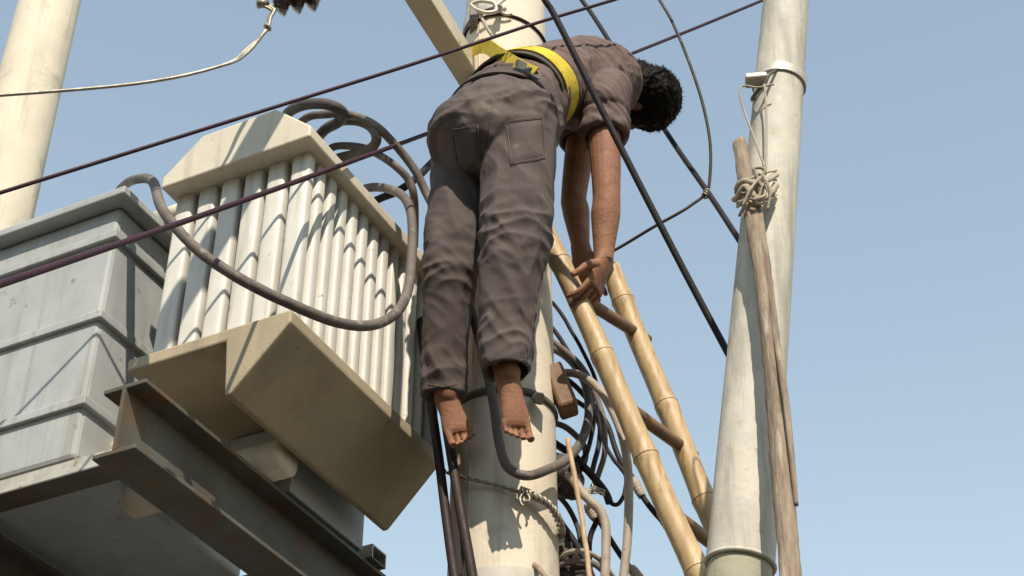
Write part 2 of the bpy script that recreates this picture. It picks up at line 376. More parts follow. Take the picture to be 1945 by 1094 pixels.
# dark porcelain bushing whose lower sheds show at the top edge above the transformer
BU = thing('bushing_insulator', at(540, -40, -0.55), 'dark brown ribbed porcelain insulator at the top edge above the transformer', 'insulator')
bc = at(528, 2, -0.55); bd = Vector((0.93, 0.12, 0.34)).normalized()
u = bd.orthogonal().normalized(); v = bd.cross(u)
rings = []
for k in range(121):
    t = k / 120; s_ = -0.012 + t * 0.12; ph = (t * 3.0) % 1.0
    r = 0.017 + 0.026 * max(0, 1 - abs(ph - 0.5) * 2.4) ** 0.6
    rings.append([bc + bd * s_ + (u * math.cos(a) + v * math.sin(a)) * r for a in (2 * math.pi * q / 20 for q in range(20))])
MB().loft(rings).build('sheds', M['porcelain'], BU)
MB().tube([bc - bd * 0.055, bc - bd * 0.025], 0.012, 12).build('end_cap', M['bare'], BU)
e0 = bc - bd * 0.05
for k in range(3):
    q = [e0, at(522 - k * 3, 14 + k * 3, -0.55), at(514 - k * 2, 34, -0.55 + 0.004 * k), at(506, 58 - 2 * k, -0.55), at(470, 92 + 4 * k, -0.55), at(420, 125, -0.58), at(250, 160, -0.62), at(-120, 190, -0.7)]
    MB().tube(spline(q), 0.0042, 7).build('wire_strand', M['bare'], BU)
MB().ring(at(508, 52, -0.55), Vector((0.6, 0, 0.8)), 0.008, 0.0045, 16, 6).build('wire_clip', M['bare'], BU)

# ================================================================== cables
def HT(l, n=-0.20): return W(l, n, z_top + lip + 0.10)      # a cable entry on the roof of the top header
GT = 'thick cables looping over the radiator'
cable('loop_cable', [HT(.10), (535, 240, .10), (548, 214, -.05), (575, 200, -.15), (612, 197, -.2), (640, 205, -.2), (653, 218, -.16), (643, 232, -.1), (618, 246, -.02), (596, 268, .04), HT(.17)], 21, 'dark_cable', 'topmost thick cable, hairpin bend over the corner of the radiator top', group=GT)
cable('loop_cable', [HT(.13, -.16), (560, 255, .08), (572, 232, .0), (592, 220, -.08), (622, 217, -.12), (645, 216, -.14), (680, 222, -.16), (715, 240, -.17), (742, 266, -.15), (768, 296, -.12), (792, 330, -.1), (812, 372, -.08), (838, 420, -.10), (868, 500, -.14), (898, 600, -.16), (922, 690, -.165), (938, 770, -.165), (946, 830, -.165), (960, 880, -.168), (982, 899, -.175), (1008, 903, -.17), (1040, 892, -.14), (1072, 876, -.08), (1102, 842, -.01), (1118, 790, .03), (1112, 730, .06), (1080, 680, .09), (1030, 650, .13)], 17, 'grey_cable', 'longest cable, from the radiator top down across the pole to a loop below the feet', group=GT)
cable('loop_cable', [HT(.21), (598, 275, .06), (612, 250, 0), (640, 232, -.08), (672, 229, -.12), (700, 238, -.15), (714, 256, -.16), (712, 274, -.14), (694, 287, -.1), (668, 294, -.04), (640, 302, .0), (624, 318, .0), HT(.27)], 19, 'grey_cable', 'thick cable making a wide U bend above the radiator edge', group=GT)
cable('loop_cable', [HT(.25, -.16), (612, 300, .05), (632, 280, 0), (660, 277, -.05), (694, 282, -.1), (726, 298, -.12), (754, 318, -.12), (776, 342, -.1), (786, 372, -.08), (788, 420, -.02), (786, 500, .10), (784, 600, .20)], 15, 'grey_cable', 'cable that curves over the radiator edge and drops behind the loop', group=GT)
cable('loop_cable', [HT(.46, -.16), (690, 396, .04), (720, 378, .0), (750, 366, -.04), (776, 350, -.06), (800, 330, -.02), (830, 300, .06), (862, 280, .14)], 15, 'black', 'short black cable crossing behind the radiator loop to the pole', group=GT)
cable('loop_cable', [HT(.40, -.16), (668, 388, .08), (684, 364, .03), (705, 356, -.05), (735, 358, -.12), (762, 370, -.18), (777, 392, -.22), (783, 430, -.26), (782, 490, -.32), (776, 545, -.38), (760, 585, -.43), (730, 610, -.48), (690, 619, -.53), (640, 612, -.58), (590, 594, -.63), (545, 574, -.66), (500, 553, -.68), (440, 520, -.70), (370, 470, -.70), (310, 400, -.66), (290, 345, -.52), (262, 340, -.30), (236, 352, -.08), (214, 380, .08)], 19, 'grey_cable', 'brown-grey cable hanging in a wide loop in front of the radiator tubes', group=GT)
GW = 'thin wires strung across the sky'
cable('overhead_wire', [(-160, 416, -.80), (507, 208, -.62), (795, 118, -.50), (1012, 46, -.40), (1165, 0, -.34), (1330, -52, -.26)], 7, 'wire', 'upper thin dark red wire passing just above the yellow belt', 'wire', GW)
cable('overhead_wire', [(-160, 594, -1.75), (300, 438, -.98), (507, 365, -.68), (650, 313, -.40), (795, 260, -.02), (880, 228, .18), (975, 191, .36), (1292, 65, .95), (1450, 0, 1.25), (1700, -104, 1.75)], 8, 'wire', 'lower thin dark red wire crossing the radiator and passing behind the person', 'wire', GW)
cable('drop_cable', [(1000, -62, -.60), (1035, 0, -.57), (1062, 46, -.55), (1180, 282, -.47), (1292, 500, -.40), (1378, 662, -.36), (1425, 748, -.36)], 13, 'black', 'black cable running down in front of the person to the right pole', group='black cables slanting to the right pole')
cable('drop_cable', [(1075, -44, .45), (1105, 0, .42), (1137, 46, .38), (1265, 250, .10), (1345, 366, -.10), (1400, 450, -.24), (1448, 525, -.34)], 10, 'black', 'black cable passing behind the head to the right pole', group='black cables slanting to the right pole')
cable('thin_wire', [(1240, -26, -.2), (1253, 0, -.2), (1276, 40, -.2), (1302, 100, -.19), (1330, 180, -.17), (1346, 250, -.15), (1350, 300, -.13), (1347, 350, -.11), (1341, 368, -.10), (1318, 386, -.09), (1292, 403, -.08), (1240, 432, -.04), (1180, 468, .02), (1120, 500, .06), (1060, 520, .08)], 6, 'dark_cable', 'thin wire bowed past the head and tied to a black cable', 'wire')
kb = MB()
for k in range(3): kb.ring(at(1343 - 2 * k, 364 + 4 * k, -.105), Vector((.5, .1, .6)), 0.008, 0.0028, 14, 6)
tag(kb.build('wire_tie', M['bare']), 'small bare wire tie where the bowed wire meets the black cable', 'wire tie')
# two dark cables down the left of the pole
cable('down_cable', [(788, 520, .16), (800, 620, .06), (815, 740, -.04), (828, 830, -.06), (835, 880, -.07), (846, 970, -.09), (865, 1105, -.12), (900, 1300, -.14)], 18, 'brown_cable', 'left one of two dark cables hanging beside the pole', group='dark cables down the left of the pole')
cable('down_cable', [(800, 500, .20), (822, 640, .06), (842, 770, -.05), (858, 870, -.11), (876, 975, -.15), (899, 1105, -.17), (930, 1300, -.18)], 19, 'brown_cable', 'right one of two dark cables hanging beside the pole', group='dark cables down the left of the pole')
cable('thin_wire', [(862, 905, -.09), (872, 980, -.13), (878, 1050, -.15), (881, 1110, -.155)], 5, 'brown_cable', 'thin dark wire hanging behind the right one of the dark cables', 'wire')
# twisted tie wire round the pole
TW = thing('tie_wire', at(990, 935, -.14), 'twisted bare wire tied round the pole below the loop', 'wire')
tp = px_path([(838, 890, .02), (852, 898, -.04), (875, 905, -.11), (905, 912, -.133), (940, 921, -.140), (975, 931, -.142), (995, 937, -.142), (1015, 943, -.138), (1035, 953, -.128), (1050, 967, -.112), (1060, 985, -.09), (1066, 1005, -.05), (1066, 1018, 0)], 12)
for ph in (0, math.pi):
    q = []
    for i, p in enumerate(tp):
        t = (tp[min(i + 1, len(tp) - 1)] - tp[max(0, i - 1)]).normalized(); u = t.orthogonal().normalized(); v = t.cross(u)
        a = ph + i * 0.55; rr = 0.0028 + (0.0028 if i > 72 else 0)
        q.append(p + (u * math.cos(a) + v * math.sin(a)) * rr)
    MB().tube(q, [0.0026 if i < 72 else 0.0052 for i in range(len(q))], 7).build('strand', M['bare'], TW)
kn = MB()
for k in range(4): kn.ring(at(988 + 6 * k, 934 + 2 * k, -.145), Vector((1, .1, -.3 + .15 * k)), 0.0115, 0.0032, 16, 6)
kn.build('knot', M['bare'], TW)
MB().tube(px_path([(993, 936, -.150), (988, 946, -.158), (989, 955, -.16), (994, 961, -.16)]), 0.0032, 7).build('tail', M['bare'], TW)
MB().tube(px_path([(1000, 934, -.152), (1006, 946, -.158), (1004, 954, -.158)]), 0.0028, 7).build('tail', M['bare'], TW)

# tangle at the right of the pole
GB = 'cables tangled at the right of the pole'
cable('tan_cable', [(1066, 905, .04), (1082, 905, .0), (1093, 917, -.03), (1108, 938, -.04), (1126, 956, -.05), (1141, 972, -.05), (1150, 997, -.05), (1151, 1034, -.05), (1149, 1100, -.05), (1140, 1250, -.04)], 18, 'tan_cable', 'tan cable bending from the pole and dropping left of the straight tan cable', group=GB)
cable('tan_cable', [(1062, 708, .02), (1100, 712, -.02), (1140, 742, -.05), (1172, 800, -.07), (1189, 860, -.08), (1194, 921, -.08), (1194, 972, -.08), (1191, 1034, -.08), (1184, 1100, -.08), (1170, 1250, -.07)], 17, 'tan_cable', 'straight tan cable hanging upright right of the tangle', group=GB)
cable('tan_cable', [(1064, 1062, .0), (1079, 1050, -.03), (1098, 1046, -.04), (1118, 1050, -.04), (1141, 1065, -.02), (1168, 1100, .02)], 10, 'tan_cable', 'short tan cable arching out low on the pole', group=GB)
cable('black_cable', [(1020, 815, .13), (1050, 838, .09), (1084, 862, .05), (1100, 878, .04), (1120, 899, .03), (1138, 921, .02), (1151, 940, .02), (1157, 955, .02)], 15, 'black', 'thick black cable end with frayed wires right of the pole', group=GB, jit=0.004)
cable('black_cable', [(1153, 948, .02), (1163, 957, .02), (1173, 957, .02), (1182, 945, .02), (1188, 926, .03), (1190, 905, .05), (1180, 888, .06), (1167, 872, .07), (1148, 840, .08), (1136, 790, .08), (1132, 730, .07), (1104, 660, .06), (1062, 590, .07), (1030, 560, .10)], 8, 'black', 'thin black cable bent in a hook behind the straight tan cable', group=GB, jit=0.003)
cable('black_cable', [(1040, 740, .12), (1100, 765, .13), (1136, 800, .12), (1138, 840, .10), (1128, 882, .06), (1123, 905, .04)], 10, 'black', 'short black cable joining the frayed cable from above', group=GB)
cable('black_cable', [(1040, 690, .12), (1100, 740, .13), (1150, 800, .12), (1176, 868, .11), (1200, 905, .10), (1222, 946, .09), (1248, 977, .09), (1272, 1003, .09), (1300, 1050, .08), (1330, 1105, .08), (1400, 1230, .06)], 11, 'black', 'black cable slanting down behind the bamboo ladder', group=GB, jit=0.003)
cable('black_cable', [(1052, 968, .05), (1066, 994, .03), (1083, 1018, .02), (1100, 1044, .02), (1116, 1076, .02), (1130, 1110, .02)], 14, 'black', 'black cable coming from behind the pole under the tie wire', group=GB)
cable('black_cable', [(1140, 975, .0), (1131, 995, .02), (1122, 1017, .03), (1119, 1046, .03), (1122, 1100, .03)], 11, 'black', 'short black cable dropping from behind the bent tan cable', group=GB)
cable('black_cable', [(1136, 985, .04), (1157, 1021, .04), (1181, 1058, .04), (1200, 1082, .04), (1222, 1110, .04)], 11, 'black', 'black cable crossing behind both tan cables near the bottom', group=GB)
cable('black_cable', [(1030, 600, .10), (1062, 640, .08), (1092, 690, .06), (1118, 735, .05), (1128, 790, .05), (1118, 850, .05), (1104, 876, .05)], 9, 'black', 'black cable curving out from the pole behind the ladder', group=GB)
cable('split_stick', [(1078, 835, -.06), (1085, 873, -.08), (1093, 921, -.09), (1106, 993, -.10), (1112, 1034, -.11), (1122, 1105, -.12)], 10, 'split', 'thin pale split bamboo stick standing in the cable tangle', 'stick', jit=0.003)
for pts_, w_, m_, lab in (
    ([(1040, 640, .09), (1078, 668, .05), (1110, 706, .03), (1142, 776, .0), (1150, 850, .0), (1136, 905, .02), (1120, 935, .03)], 11, 'grey_cable', 'grey cable bowing out between the pole and the ladder'),
    ([(1040, 800, .10), (1075, 812, .08), (1104, 838, .07), (1112, 868, .07), (1098, 900, .07), (1078, 930, .08)], 12, 'grey_cable', 'grey cable curling back to the pole beside the split stick'),
    ([(1046, 930, .09), (1076, 962, .07), (1098, 1004, .07), (1106, 1052, .07), (1108, 1110, .07)], 10, 'dark_cable', 'dark dusty cable dropping behind the split stick'),
    ([(1060, 1075, .0), (1090, 1064, -.02), (1126, 1070, -.03), (1152, 1092, -.02), (1166, 1120, -.02)], 12, 'grey_cable', 'grey cable arching out at the bottom edge right of the pole')):
    cable('grey_cable', pts_, w_, m_, lab, group=GB, jit=0.003)
def lump(name, lst, wid, m, label, cat, group=None, amp=0.25, freq=40):
    pts = px_path([p[:3] for p in lst], 10); k = len(pts); rs = []
    for i in range(k):
        t = i / (k - 1) * (len(wid) - 1); a = int(min(t, len(wid) - 2)); rs.append((wid[a] * (1 - t + a) + wid[a + 1] * (t - a)) * 0.5 * mpp(pts[i]))
    mb = MB().tube(pts, rs, 18)
    c = [pts[min(i // 18, k - 1)] for i in range(len(mb.v))]
    for i, vtx in enumerate(mb.v):
        d = vtx - c[i]; mb.v[i] = c[i] + d * (1 + amp * fbm(vtx * freq, 3) + 0.06 * math.sin(i // 18 * 1.9))
    o = mb.build(name, M[m]); return tag(o, label, cat, group)
lump('taped_bundle', [(1050, 880, .09), (1064, 898, .06), (1078, 915, .04), (1092, 932, .03), (1104, 944, .03)], [44, 66, 62, 44, 16], 'tape', 'black tape-wrapped bundle behind the tan cable at the pole edge', 'cable joint')
lump('taped_bundle', [(1056, 1010, .08), (1070, 1042, .06), (1078, 1070, .05), (1082, 1100, .05), (1084, 1130, .05)], [26, 56, 74, 78, 60], 'tape', 'big dark lumpy cable joint low at the right of the pole', 'cable joint', amp=0.35)
lump('cable_sleeve', [(1202, 909, .095), (1210, 925, .092), (1220, 943, .09)], [13, 19, 19, 15], 'tan_cable', 'tan sleeve wrapped on the black cable beside the ladder', 'cable sleeve', amp=0.1)
lump('cable_sleeve', [(1116, 958, .01), (1124, 972, .01), (1131, 986, .01)], [16, 22, 20, 16], 'tan_cable', 'tan sleeve end under the bent tan cable', 'cable sleeve', amp=0.12)
lump('cable_sleeve', [(1198, 1078, .035), (1212, 1096, .035), (1226, 1112, .035)], [16, 22, 22, 18], 'tan_cable', 'tan sleeve on a black cable at the bottom edge', 'cable sleeve', amp=0.12)
lump('cable_sleeve', [(1250, 978, .085), (1266, 996, .085), (1280, 1014, .085)], [12, 18, 19, 12], 'tape', 'black tape sleeve on the cable just left of the ladder', 'cable sleeve', amp=0.12)
FW = thing('frayed_wires', at(1126, 932, .0), 'bright frayed bare wires twisted round the black cable end', 'wire')
for k in range(7):
    q = [at(1105 + random.uniform(-4, 4), 925 + random.uniform(-4, 8), -.02), at(1118 + random.uniform(-5, 5), 933 + random.uniform(-6, 6), -.03), at(1130 + random.uniform(-4, 4), 930 + random.uniform(-7, 7), -.02), at(1146 + random.uniform(-5, 4), 938 + random.uniform(-7, 5), 0)]
    MB().tube(spline(q, 5), 0.0022, 6).build('strand', M['bare'], FW)
MB().tube(px_path([(1124, 934, -.03), (1126, 926, -.035), (1125, 919, -.035)]), 0.0025, 6).build('strand', M['bare'], FW)
cable('rusty_rod', [(1012, 1070, -.10), (1028, 1086, -.15), (1050, 1112, -.20)], 11, 'timber', 'short rusty rod sticking up at the bottom of the pole', 'rod')
# timber bracket and bolt on the pole's right side, seen between feet and ladder
BR = thing('wooden_bracket', at(1066, 745, 0), 'weathered wooden block strapped to the right side of the pole behind the feet', 'bracket')
MB().box(at(1066, 742, -.02), (Vector((.93, -.1, .3)), Vector((.1, 1, 0)), Vector((-.3, 0, .93))), (0.024, 0.035, 0.065)).build('block', M['rung'], BR, False, 0.008)
MB().tube([at(1022, 756, -.115), at(1024, 757, -.15)], 0.017, 6).build('bolt_head', M['steel'], BR, False, 0.002)
MB().ring(Vector((0, 0, at(1040, 752, -.1).z)), Z, pole_r(4) + 0.004, 0.005, 40, 6, 2.2).build('strap', M['steel'], BR)

# ================================================================== bamboo ladder
LD = thing('bamboo_ladder', at(1335, 1094, -.15), 'bamboo ladder leaning against the middle pole', 'ladder')
def rail(p, q, w0, w1, ext, seed, top=0.0):
    d = (q - p); t_ = (0.02 - q.z) / d.z; end = q + d * t_; st = p - d.normalized() * top
    ln = (end - st).length; n = int(ln / 0.012); rng = random.Random(seed)
    nodes = []; s_ = 0.10 + rng.random() * 0.1
    while s_ < ln: nodes.append(s_); s_ += 0.27 + rng.random() * 0.09
    pts, rad = [], []
    bx = Vector((1, 0, 0)); by = d.normalized().cross(bx).normalized()
    for i in range(n + 1):
        s_ = ln * i / n; x = st.lerp(end, i / n)
        near = min(abs(s_ - k) for k in nodes)
        sway = (bx * noise.noise(Vector((s_ * 1.7, seed, 0))) + by * noise.noise(Vector((s_ * 1.7, 0, seed)))) * 0.013
        r = w0 + (w1 - w0) * min(1, s_ / (q - p).length)
        r *= 0.965 + 0.035 * min(1, near / 0.12) ** 0.0 + 0.085 * math.exp(-(near / 0.014) ** 2) + 0.05 * math.exp(-(near / 0.05) ** 2) + 0.05 * noise.noise(Vector((s_ * 5, seed * 3.1, 1)))
        pts.append(x + sway); rad.append(r)
    o = MB().tube(pts, rad, 18).build('rail', M['bamboo'], LD)
    for k in nodes:
        i = int(k / ln * n); i = max(1, min(n - 1, i)); ax = (pts[i + 1] - pts[i - 1]).normalized()
        MB().ring(pts[i], ax, rad[i] * 0.985, 0.0016, 24, 6).build('node_ring', M['bamboo_node'], o)
    return o
p1, q1 = at(1046, 462, -.150), at(1332, 1094, -.20)
p2, q2 = at(1172, 540, .05), at(1372, 1030, .02)
rail(p1, q1, 19 * mpp(p1), 24 * mpp(q1), 1, 3, 0.05)
rail(p2, q2, 19 * mpp(p2), 22 * mpp(q2), 1, 8, 0.06)
def on(p, q, py):
    lo, hi = 0.0, 4.0
    for _ in range(50):
        m_ = (lo + hi) / 2; v = p.lerp(q, m_) - CAM; y = 547 - FPX * v.dot(UP) / v.dot(FWD)
        if y < py: lo = m_
        else: hi = m_
    return p.lerp(q, lo)
for ya, yb in ((556, 634), (768, 852), (975, 1056), (1190, 1270), (1420, 1500), (1660, 1740)):
    a = on(p1, q1, ya); b_ = on(p2, q2, yb); d = (b_ - a).normalized()
    MB().tube([a - d * 0.004, a.lerp(b_, .3), a.lerp(b_, .6), b_ + d * 0.045], [0.0155, 0.0165, 0.016, 0.0150], 12).build('rung', M['rung'], LD)

# ================================================================== right pole, leaning
e1, e2 = at(1340, 1074, -.55), at(1450, 0, -.55)
wR = 132 * mpp(e1); 
ax1 = at(1340 + 66, 1074, -.55); ax2 = at(1450 + 43, 0, -.55)
dR = (ax2 - ax1).normalized(); r1, r2 = 66 * mpp(ax1), 43 * mpp(ax2)
base = ax1 - dR * (ax1.z / dR.z)
RP = thing('steel_pole', base, 'pale weathered steel pipe pole leaning at the right with a timber tied to it', 'pole')
def rp_c(t): return ax1 + (ax2 - ax1) * t
def rp_r(t): return r1 + (r2 - r1) * t
MB().loft([circ(rp_c(t / 20), rp_r(t / 20), 40, dR) for t in range(0, 33)] , True, True).build('upper_pipe', M['pole_right'], RP, angle=40)
lo_t = (0 - ax1.z) / (ax2.z - ax1.z)
MB().loft([circ(rp_c(t), r1 * 0.93, 40, dR) for t in (0.01, -0.3, -0.8, lo_t - 0.05)]).build('lower_pipe', M['pole_low'], RP, angle=40)
MB().ring(rp_c(0.0), dR, r1 * 0.985, 0.005, 40, 8).build('joint_rim', M['pole_right'], RP)
# clamp with ear, wires
tcl = 0.815; cc = rp_c(tcl); rr = rp_r(tcl)
RC = thing('band_clamp', cc, 'white band clamp with a projecting ear on the right pole', 'clamp')
MB().loft([circ(cc + dR * z, rr + o_, 40, dR) for z, o_ in ((-.012, .0), (-.012, .006), (.012, .006), (.012, .0))], False, False).build('band', M['clamp'], RC, angle=35)
ear = at(1436, 152, -.60)
MB().box(ear, (Vector((1, -.1, 0.02)), Vector((.1, 1, 0)), Z), (0.026, 0.02, 0.008)).build('ear', M['clamp'], RC, False, 0.004)
cable('thin_wire', [(1480, 130, -.60), (1462, 142, -.63), (1452, 160, -.63), (1440, 172, -.62), (1430, 184, -.58), (1428, 190, -.52)], 6, 'dark_cable', 'dark wire twisted under the clamp on the right pole', 'wire')
cable('thin_wire', [(1470, 160, -.64), (1440, 166, -.63), (1418, 163, -.62), (1407, 166, -.62), (1406, 184, -.62), (1415, 215, -.62), (1430, 255, -.63), (1444, 295, -.64), (1452, 318, -.645), (1452, 345, -.645)], 4, 'tan_cable', 'thin slack wire hanging from the clamp to the rope on the right pole', 'wire')
cable('thin_wire', [(1452, 160, -.64), (1455, 200, -.64), (1456, 260, -.645), (1455, 330, -.65)], 4, 'tan_cable', 'thin upright wire lying on the right pole below the clamp', 'wire')
# timber tied to the pole
TB = thing('timber_pole', at(1406, 272, -.66), 'weathered brown timber with a sawn top roped to the right pole', 'timber')
def timber(name, lst, wid, seed, m='timber'):
    pts = px_path(lst, 14); k = len(pts); rs = [(wid[0] + (wid[1] - wid[0]) * i / (k - 1)) * .5 * mpp(p) for i, p in enumerate(pts)]
    mb = MB().tube(pts, rs, 14)
    for i, vtx in enumerate(mb.v):
        c = pts[min(i // 14, k - 1)]; a = i % 14
        mb.v[i] = c + (vtx - c) * (1 + 0.26 * noise.noise(Vector((a * 0.9, vtx.z * 2.5, seed))) + 0.16 * noise.noise(Vector((a * 2.1, vtx.z * 11, seed + 4))) + 0.10 * noise.noise(Vector((a * 3.3, vtx.z * 40, seed))))
    return mb.build(name, M[m], TB)
timber('trunk', [(1405, 270, -.655), (1421, 370, -.665), (1444, 500, -.675), (1463, 640, -.69), (1478, 790, -.705), (1490, 940, -.72), (1505, 1150, -.735), (1530, 1700, -.74)], (28, 46), 2.0)
timber('slat', [(1432, 350, -.66), (1447, 440, -.68), (1462, 540, -.695), (1474, 640, -.71), (1490, 740, -.735), (1503, 860, -.74), (1512, 960, -.735)], (16, 10), 9.0)
RO = thing('rope_lashing', at(1435, 360, -.65), 'knotted pale rope lashing the timber to the right pole', 'rope')
rng = random.Random(5)
for k, (y0, tl, rw_) in enumerate(((338, 10, .0040), (346, -6, .0085), (356, 20, .0036), (366, -24, .0095), (376, 8, .0036), (384, -8, .0042))):
    q = [at(1398 + rng.uniform(-3, 4), y0 + 14 + rng.uniform(-8, 8), -.60), at(1402, y0 + 8, -.66), at(1416, y0 + tl * .5, -.690), at(1436, y0 - tl * .4, -.695), at(1456, y0 - 6 - tl * .5, -.67), at(1474, y0 - 14, -.63)]
    P = spline(q, 8); mb = MB().tube(P, [rw_ * (0.75 + .5 * abs(noise.noise(p * 60))) for p in P], 9)
    mb.v = [v_ + Vector((0, .3 * (P[min(i // 9, len(P) - 1)] - v_).y, 0)) for i, v_ in enumerate(mb.v)]
    mb.build('turn', M['rope'], RO)
for k in range(3):
    c = at(1444 + rng.uniform(-12, 14), 350 + rng.uniform(-20, 20), -.695); q = []
    for j in range(5): q.append(c + Vector((rng.uniform(-.02, .02), rng.uniform(-.012, .008), rng.uniform(-.028, .028))))
    P = spline(q, 6); MB().tube(P, [.0042 * (0.7 + .6 * abs(noise.noise(p * 70))) for p in P], 8).build('knot_loop', M['rope'], RO)
for q in ([(1448, 330, -.70), (1456, 345, -.71), (1462, 372, -.70), (1458, 400, -.69)], [(1420, 385, -.70), (1410, 398, -.69), (1404, 410, -.67)], [(1440, 340, -.70), (1424, 362, -.71), (1410, 392, -.70)]):
    MB().tube(px_path(q, 6), 0.0032, 7).build('tail', M['rope'], RO)

# ================================================================== person
def rings_loft(mb, spec, n=20):
    """spec: (centre, side radius, depth radius, side vector) one after the other; closed shell with rounded ends"""
    k = len(spec); rings = []
    for i, (c, rx, ry, sv) in enumerate(spec):
        t = (spec[min(i + 1, k - 1)][0] - spec[max(i - 1, 0)][0]).normalized()
        sx = (sv - t * sv.dot(t)).normalized(); sy = t.cross(sx)
        rings.append([c + sx * (rx * math.cos(a)) + sy * (ry * math.sin(a)) for a in (2 * math.pi * q / n for q in range(n))])
    mb.loft(rings); return mb
def limb(mb, pts, rad, sv=Vector((1, 0, 0)), sq=1.0, sub=6, n=18):
    P = spline(pts, sub); m_ = len(P); sp = []
    for i, p in enumerate(P):
        t = i / (m_ - 1) * (len(rad) - 1); a = min(int(t), len(rad) - 2); f = t - a; f = f * f * (3 - 2 * f) * .5 + f * .5
        r = rad[a] * (1 - f) + rad[a + 1] * f; sp.append((p, r, r * sq, sv))
    return rings_loft(mb, sp, n)
def solidify(mb, name, voxel, iters=3, fac=0.5):
    me = mb.mesh(name); o = bpy.data.objects.new(name, me); COL.objects.link(o)
    rm = o.modifiers.new('r', 'REMESH'); rm.mode = 'VOXEL'; rm.voxel_size = voxel
    sm_ = o.modifiers.new('s', 'SMOOTH'); sm_.iterations = iters; sm_.factor = fac
    dg = bpy.context.evaluated_depsgraph_get(); me2 = bpy.data.meshes.new_from_object(o.evaluated_get(dg))
    bpy.data.objects.remove(o); bpy.data.meshes.remove(me); me2.name = name; me2.shade_smooth(); return me2
def displace(me, fn):
    ns = [v.normal.copy() for v in me.vertices]
    for v, n_ in zip(me.vertices, ns): v.co = v.co + n_ * fn(v.co, n_)
    me.update()
def ax3(a, b):
    a = a.normalized(); b = (b - a * b.dot(a)).normalized(); return a, b, a.cross(b)

hipC = at(950, 226, -.30)
rh, lh = at(990, 236, -.355), at(903, 242, -.235)
rk, ra = at(978, 470, -.37), at(958, 694, -.325)
lk, la = at(853, 490, -.245), at(842, 738, -.165)
waist = at(1002, 178, -.25); ribs = at(1054, 162, -.185); chest = at(1110, 158, -.115); nbase = at(1168, 160, -.04)
rs, ls = at(1146, 186, -.215), at(1112, 206, .055)
re_, rw = at(1152, 372, -.215), at(1146, 496, -.20)
le, lw = at(1090, 372, .05), at(1104, 476, .03)
hd = at(1222, 186, -.02)
hipS = (rh - lh).normalized(); shS = (rs - ls).normalized()
PS = thing('person', at(950, 850, -.30), 'person in brown-grey shirt and dark trousers folded limply over a yellow belt on the pole', 'person')

body = MB()
def torso_spec(g):
    mid = hipS.lerp(shS, .5)
    return [(hipC - (waist - hipC) * 1.15, .10 + g, .085 + g, hipS), (hipC - (waist - hipC) * .4, .150 + g, .108 + g, hipS), (hipC, .150 + g, .104 + g, hipS), (hipC.lerp(waist, .6), .132 + g, .092 + g, hipS), (waist, .124 + g, .086 + g, hipS.lerp(shS, .25)),
            (ribs, .134 + g, .096 + g, mid), (chest, .150 + g, .108 + g, shS), (chest.lerp(nbase, .55), .125 + g, .09 + g, shS), (nbase, .07 + g, .065 + g, shS)]
ts_ = torso_spec(-.012); ts_[0] = (ts_[0][0], .07, .06, hipS); ts_[1] = (ts_[1][0], .125, .085, hipS); rings_loft(body, ts_)
limb(body, [rh, rh.lerp(rk, .5), rk, rk.lerp(ra, .3), ra], [.074, .064, .048, .048, .033])
limb(body, [lh, lh.lerp(lk, .5), lk, lk.lerp(la, .3), la], [.074, .064, .048, .048, .033])
limb(body, [nbase.lerp(rs, .55), rs, rs.lerp(re_, .45), re_, re_.lerp(rw, .3), rw], [.05, .050, .043, .036, .038, .0245])
limb(body, [nbase.lerp(ls, .55), ls, ls.lerp(le, .45), le, le.lerp(lw, .3), lw], [.05, .050, .043, .036, .038, .0245])
limb(body, [chest.lerp(nbase, .6), nbase, nbase.lerp(hd, .55), hd], [.07, .058, .054, .05])
# head: crown axis, face axis, side axis
fa = Vector((-.28, .90, -.28)); cr = Vector((.80, .16, -.34))
fa, cr, si = ax3(fa, cr)
HA = (si, fa, cr)
body.ball(hd + cr * .010, HA, (.074, .092, .088), 24, 16)
body.ball(hd - cr * .030 + fa * .012, HA, (.062, .078, .085), 20, 14)
body.ball(hd - cr * .085 + fa * .045, HA, (.040, .040, .030), 16, 10)             # chin
body.ball(hd - cr * .018 + fa * .098, HA, (.013, .016, .024), 12, 8)              # nose
body.ball(hd - cr * .052 + fa * .084, HA, (.024, .012, .008), 12, 8)              # lips
for q in (-1, 1):
    body.ball(hd + cr * .004 + fa * .080 + si * .030 * q, HA, (.016, .012, .008), 10, 8)   # brow
    body.ball(hd - cr * .012 - fa * .006 + si * .075 * q, HA, (.010, .018, .030), 12, 8)   # ear
def foot(a, tip, sole, wide):
    d, n_, s_ = ax3(tip - a, sole); ln = (tip - a).length
    body.ball(a + n_ * .015 + d * .024, (s_, n_, d), (.027, .028, .034), 16, 10)           # heel
    rings_loft(body, [(a - d * .01, .028, .032, s_), (a + d * ln * .22, .029, .031, s_), (a + d * ln * .45, .029, .024, s_), (a + d * ln * .66, .034, .018, s_), (a + d * ln * .80, .034, .0135, s_), (a + d * ln * .86, .028, .009, s_)], 16)
    for k, (o_, l_, r_) in enumerate(((-.0240, .038, .0098), (-.0060, .036, .0062), (.0085, .031, .0059), (.0215, .025, .0057), (.0330, .018, .0056))):
        o_ *= wide; p = a + d * ln * .76 + s_ * o_
        limb(body, [p, a + d * (ln * .84 + l_ * .55) + s_ * o_, a + d * (ln * .84 + l_) + s_ * o_ * .98 + n_ * .007], [r_, r_ * .9, r_ * .95], s_, 1, 4, 10)
foot(ra, at(988, 832, -.30), Vector((.35, -.75, -.15)), 1)
foot(la, at(876, 838, -.165), Vector((.2, -.8, -.2)), -1)
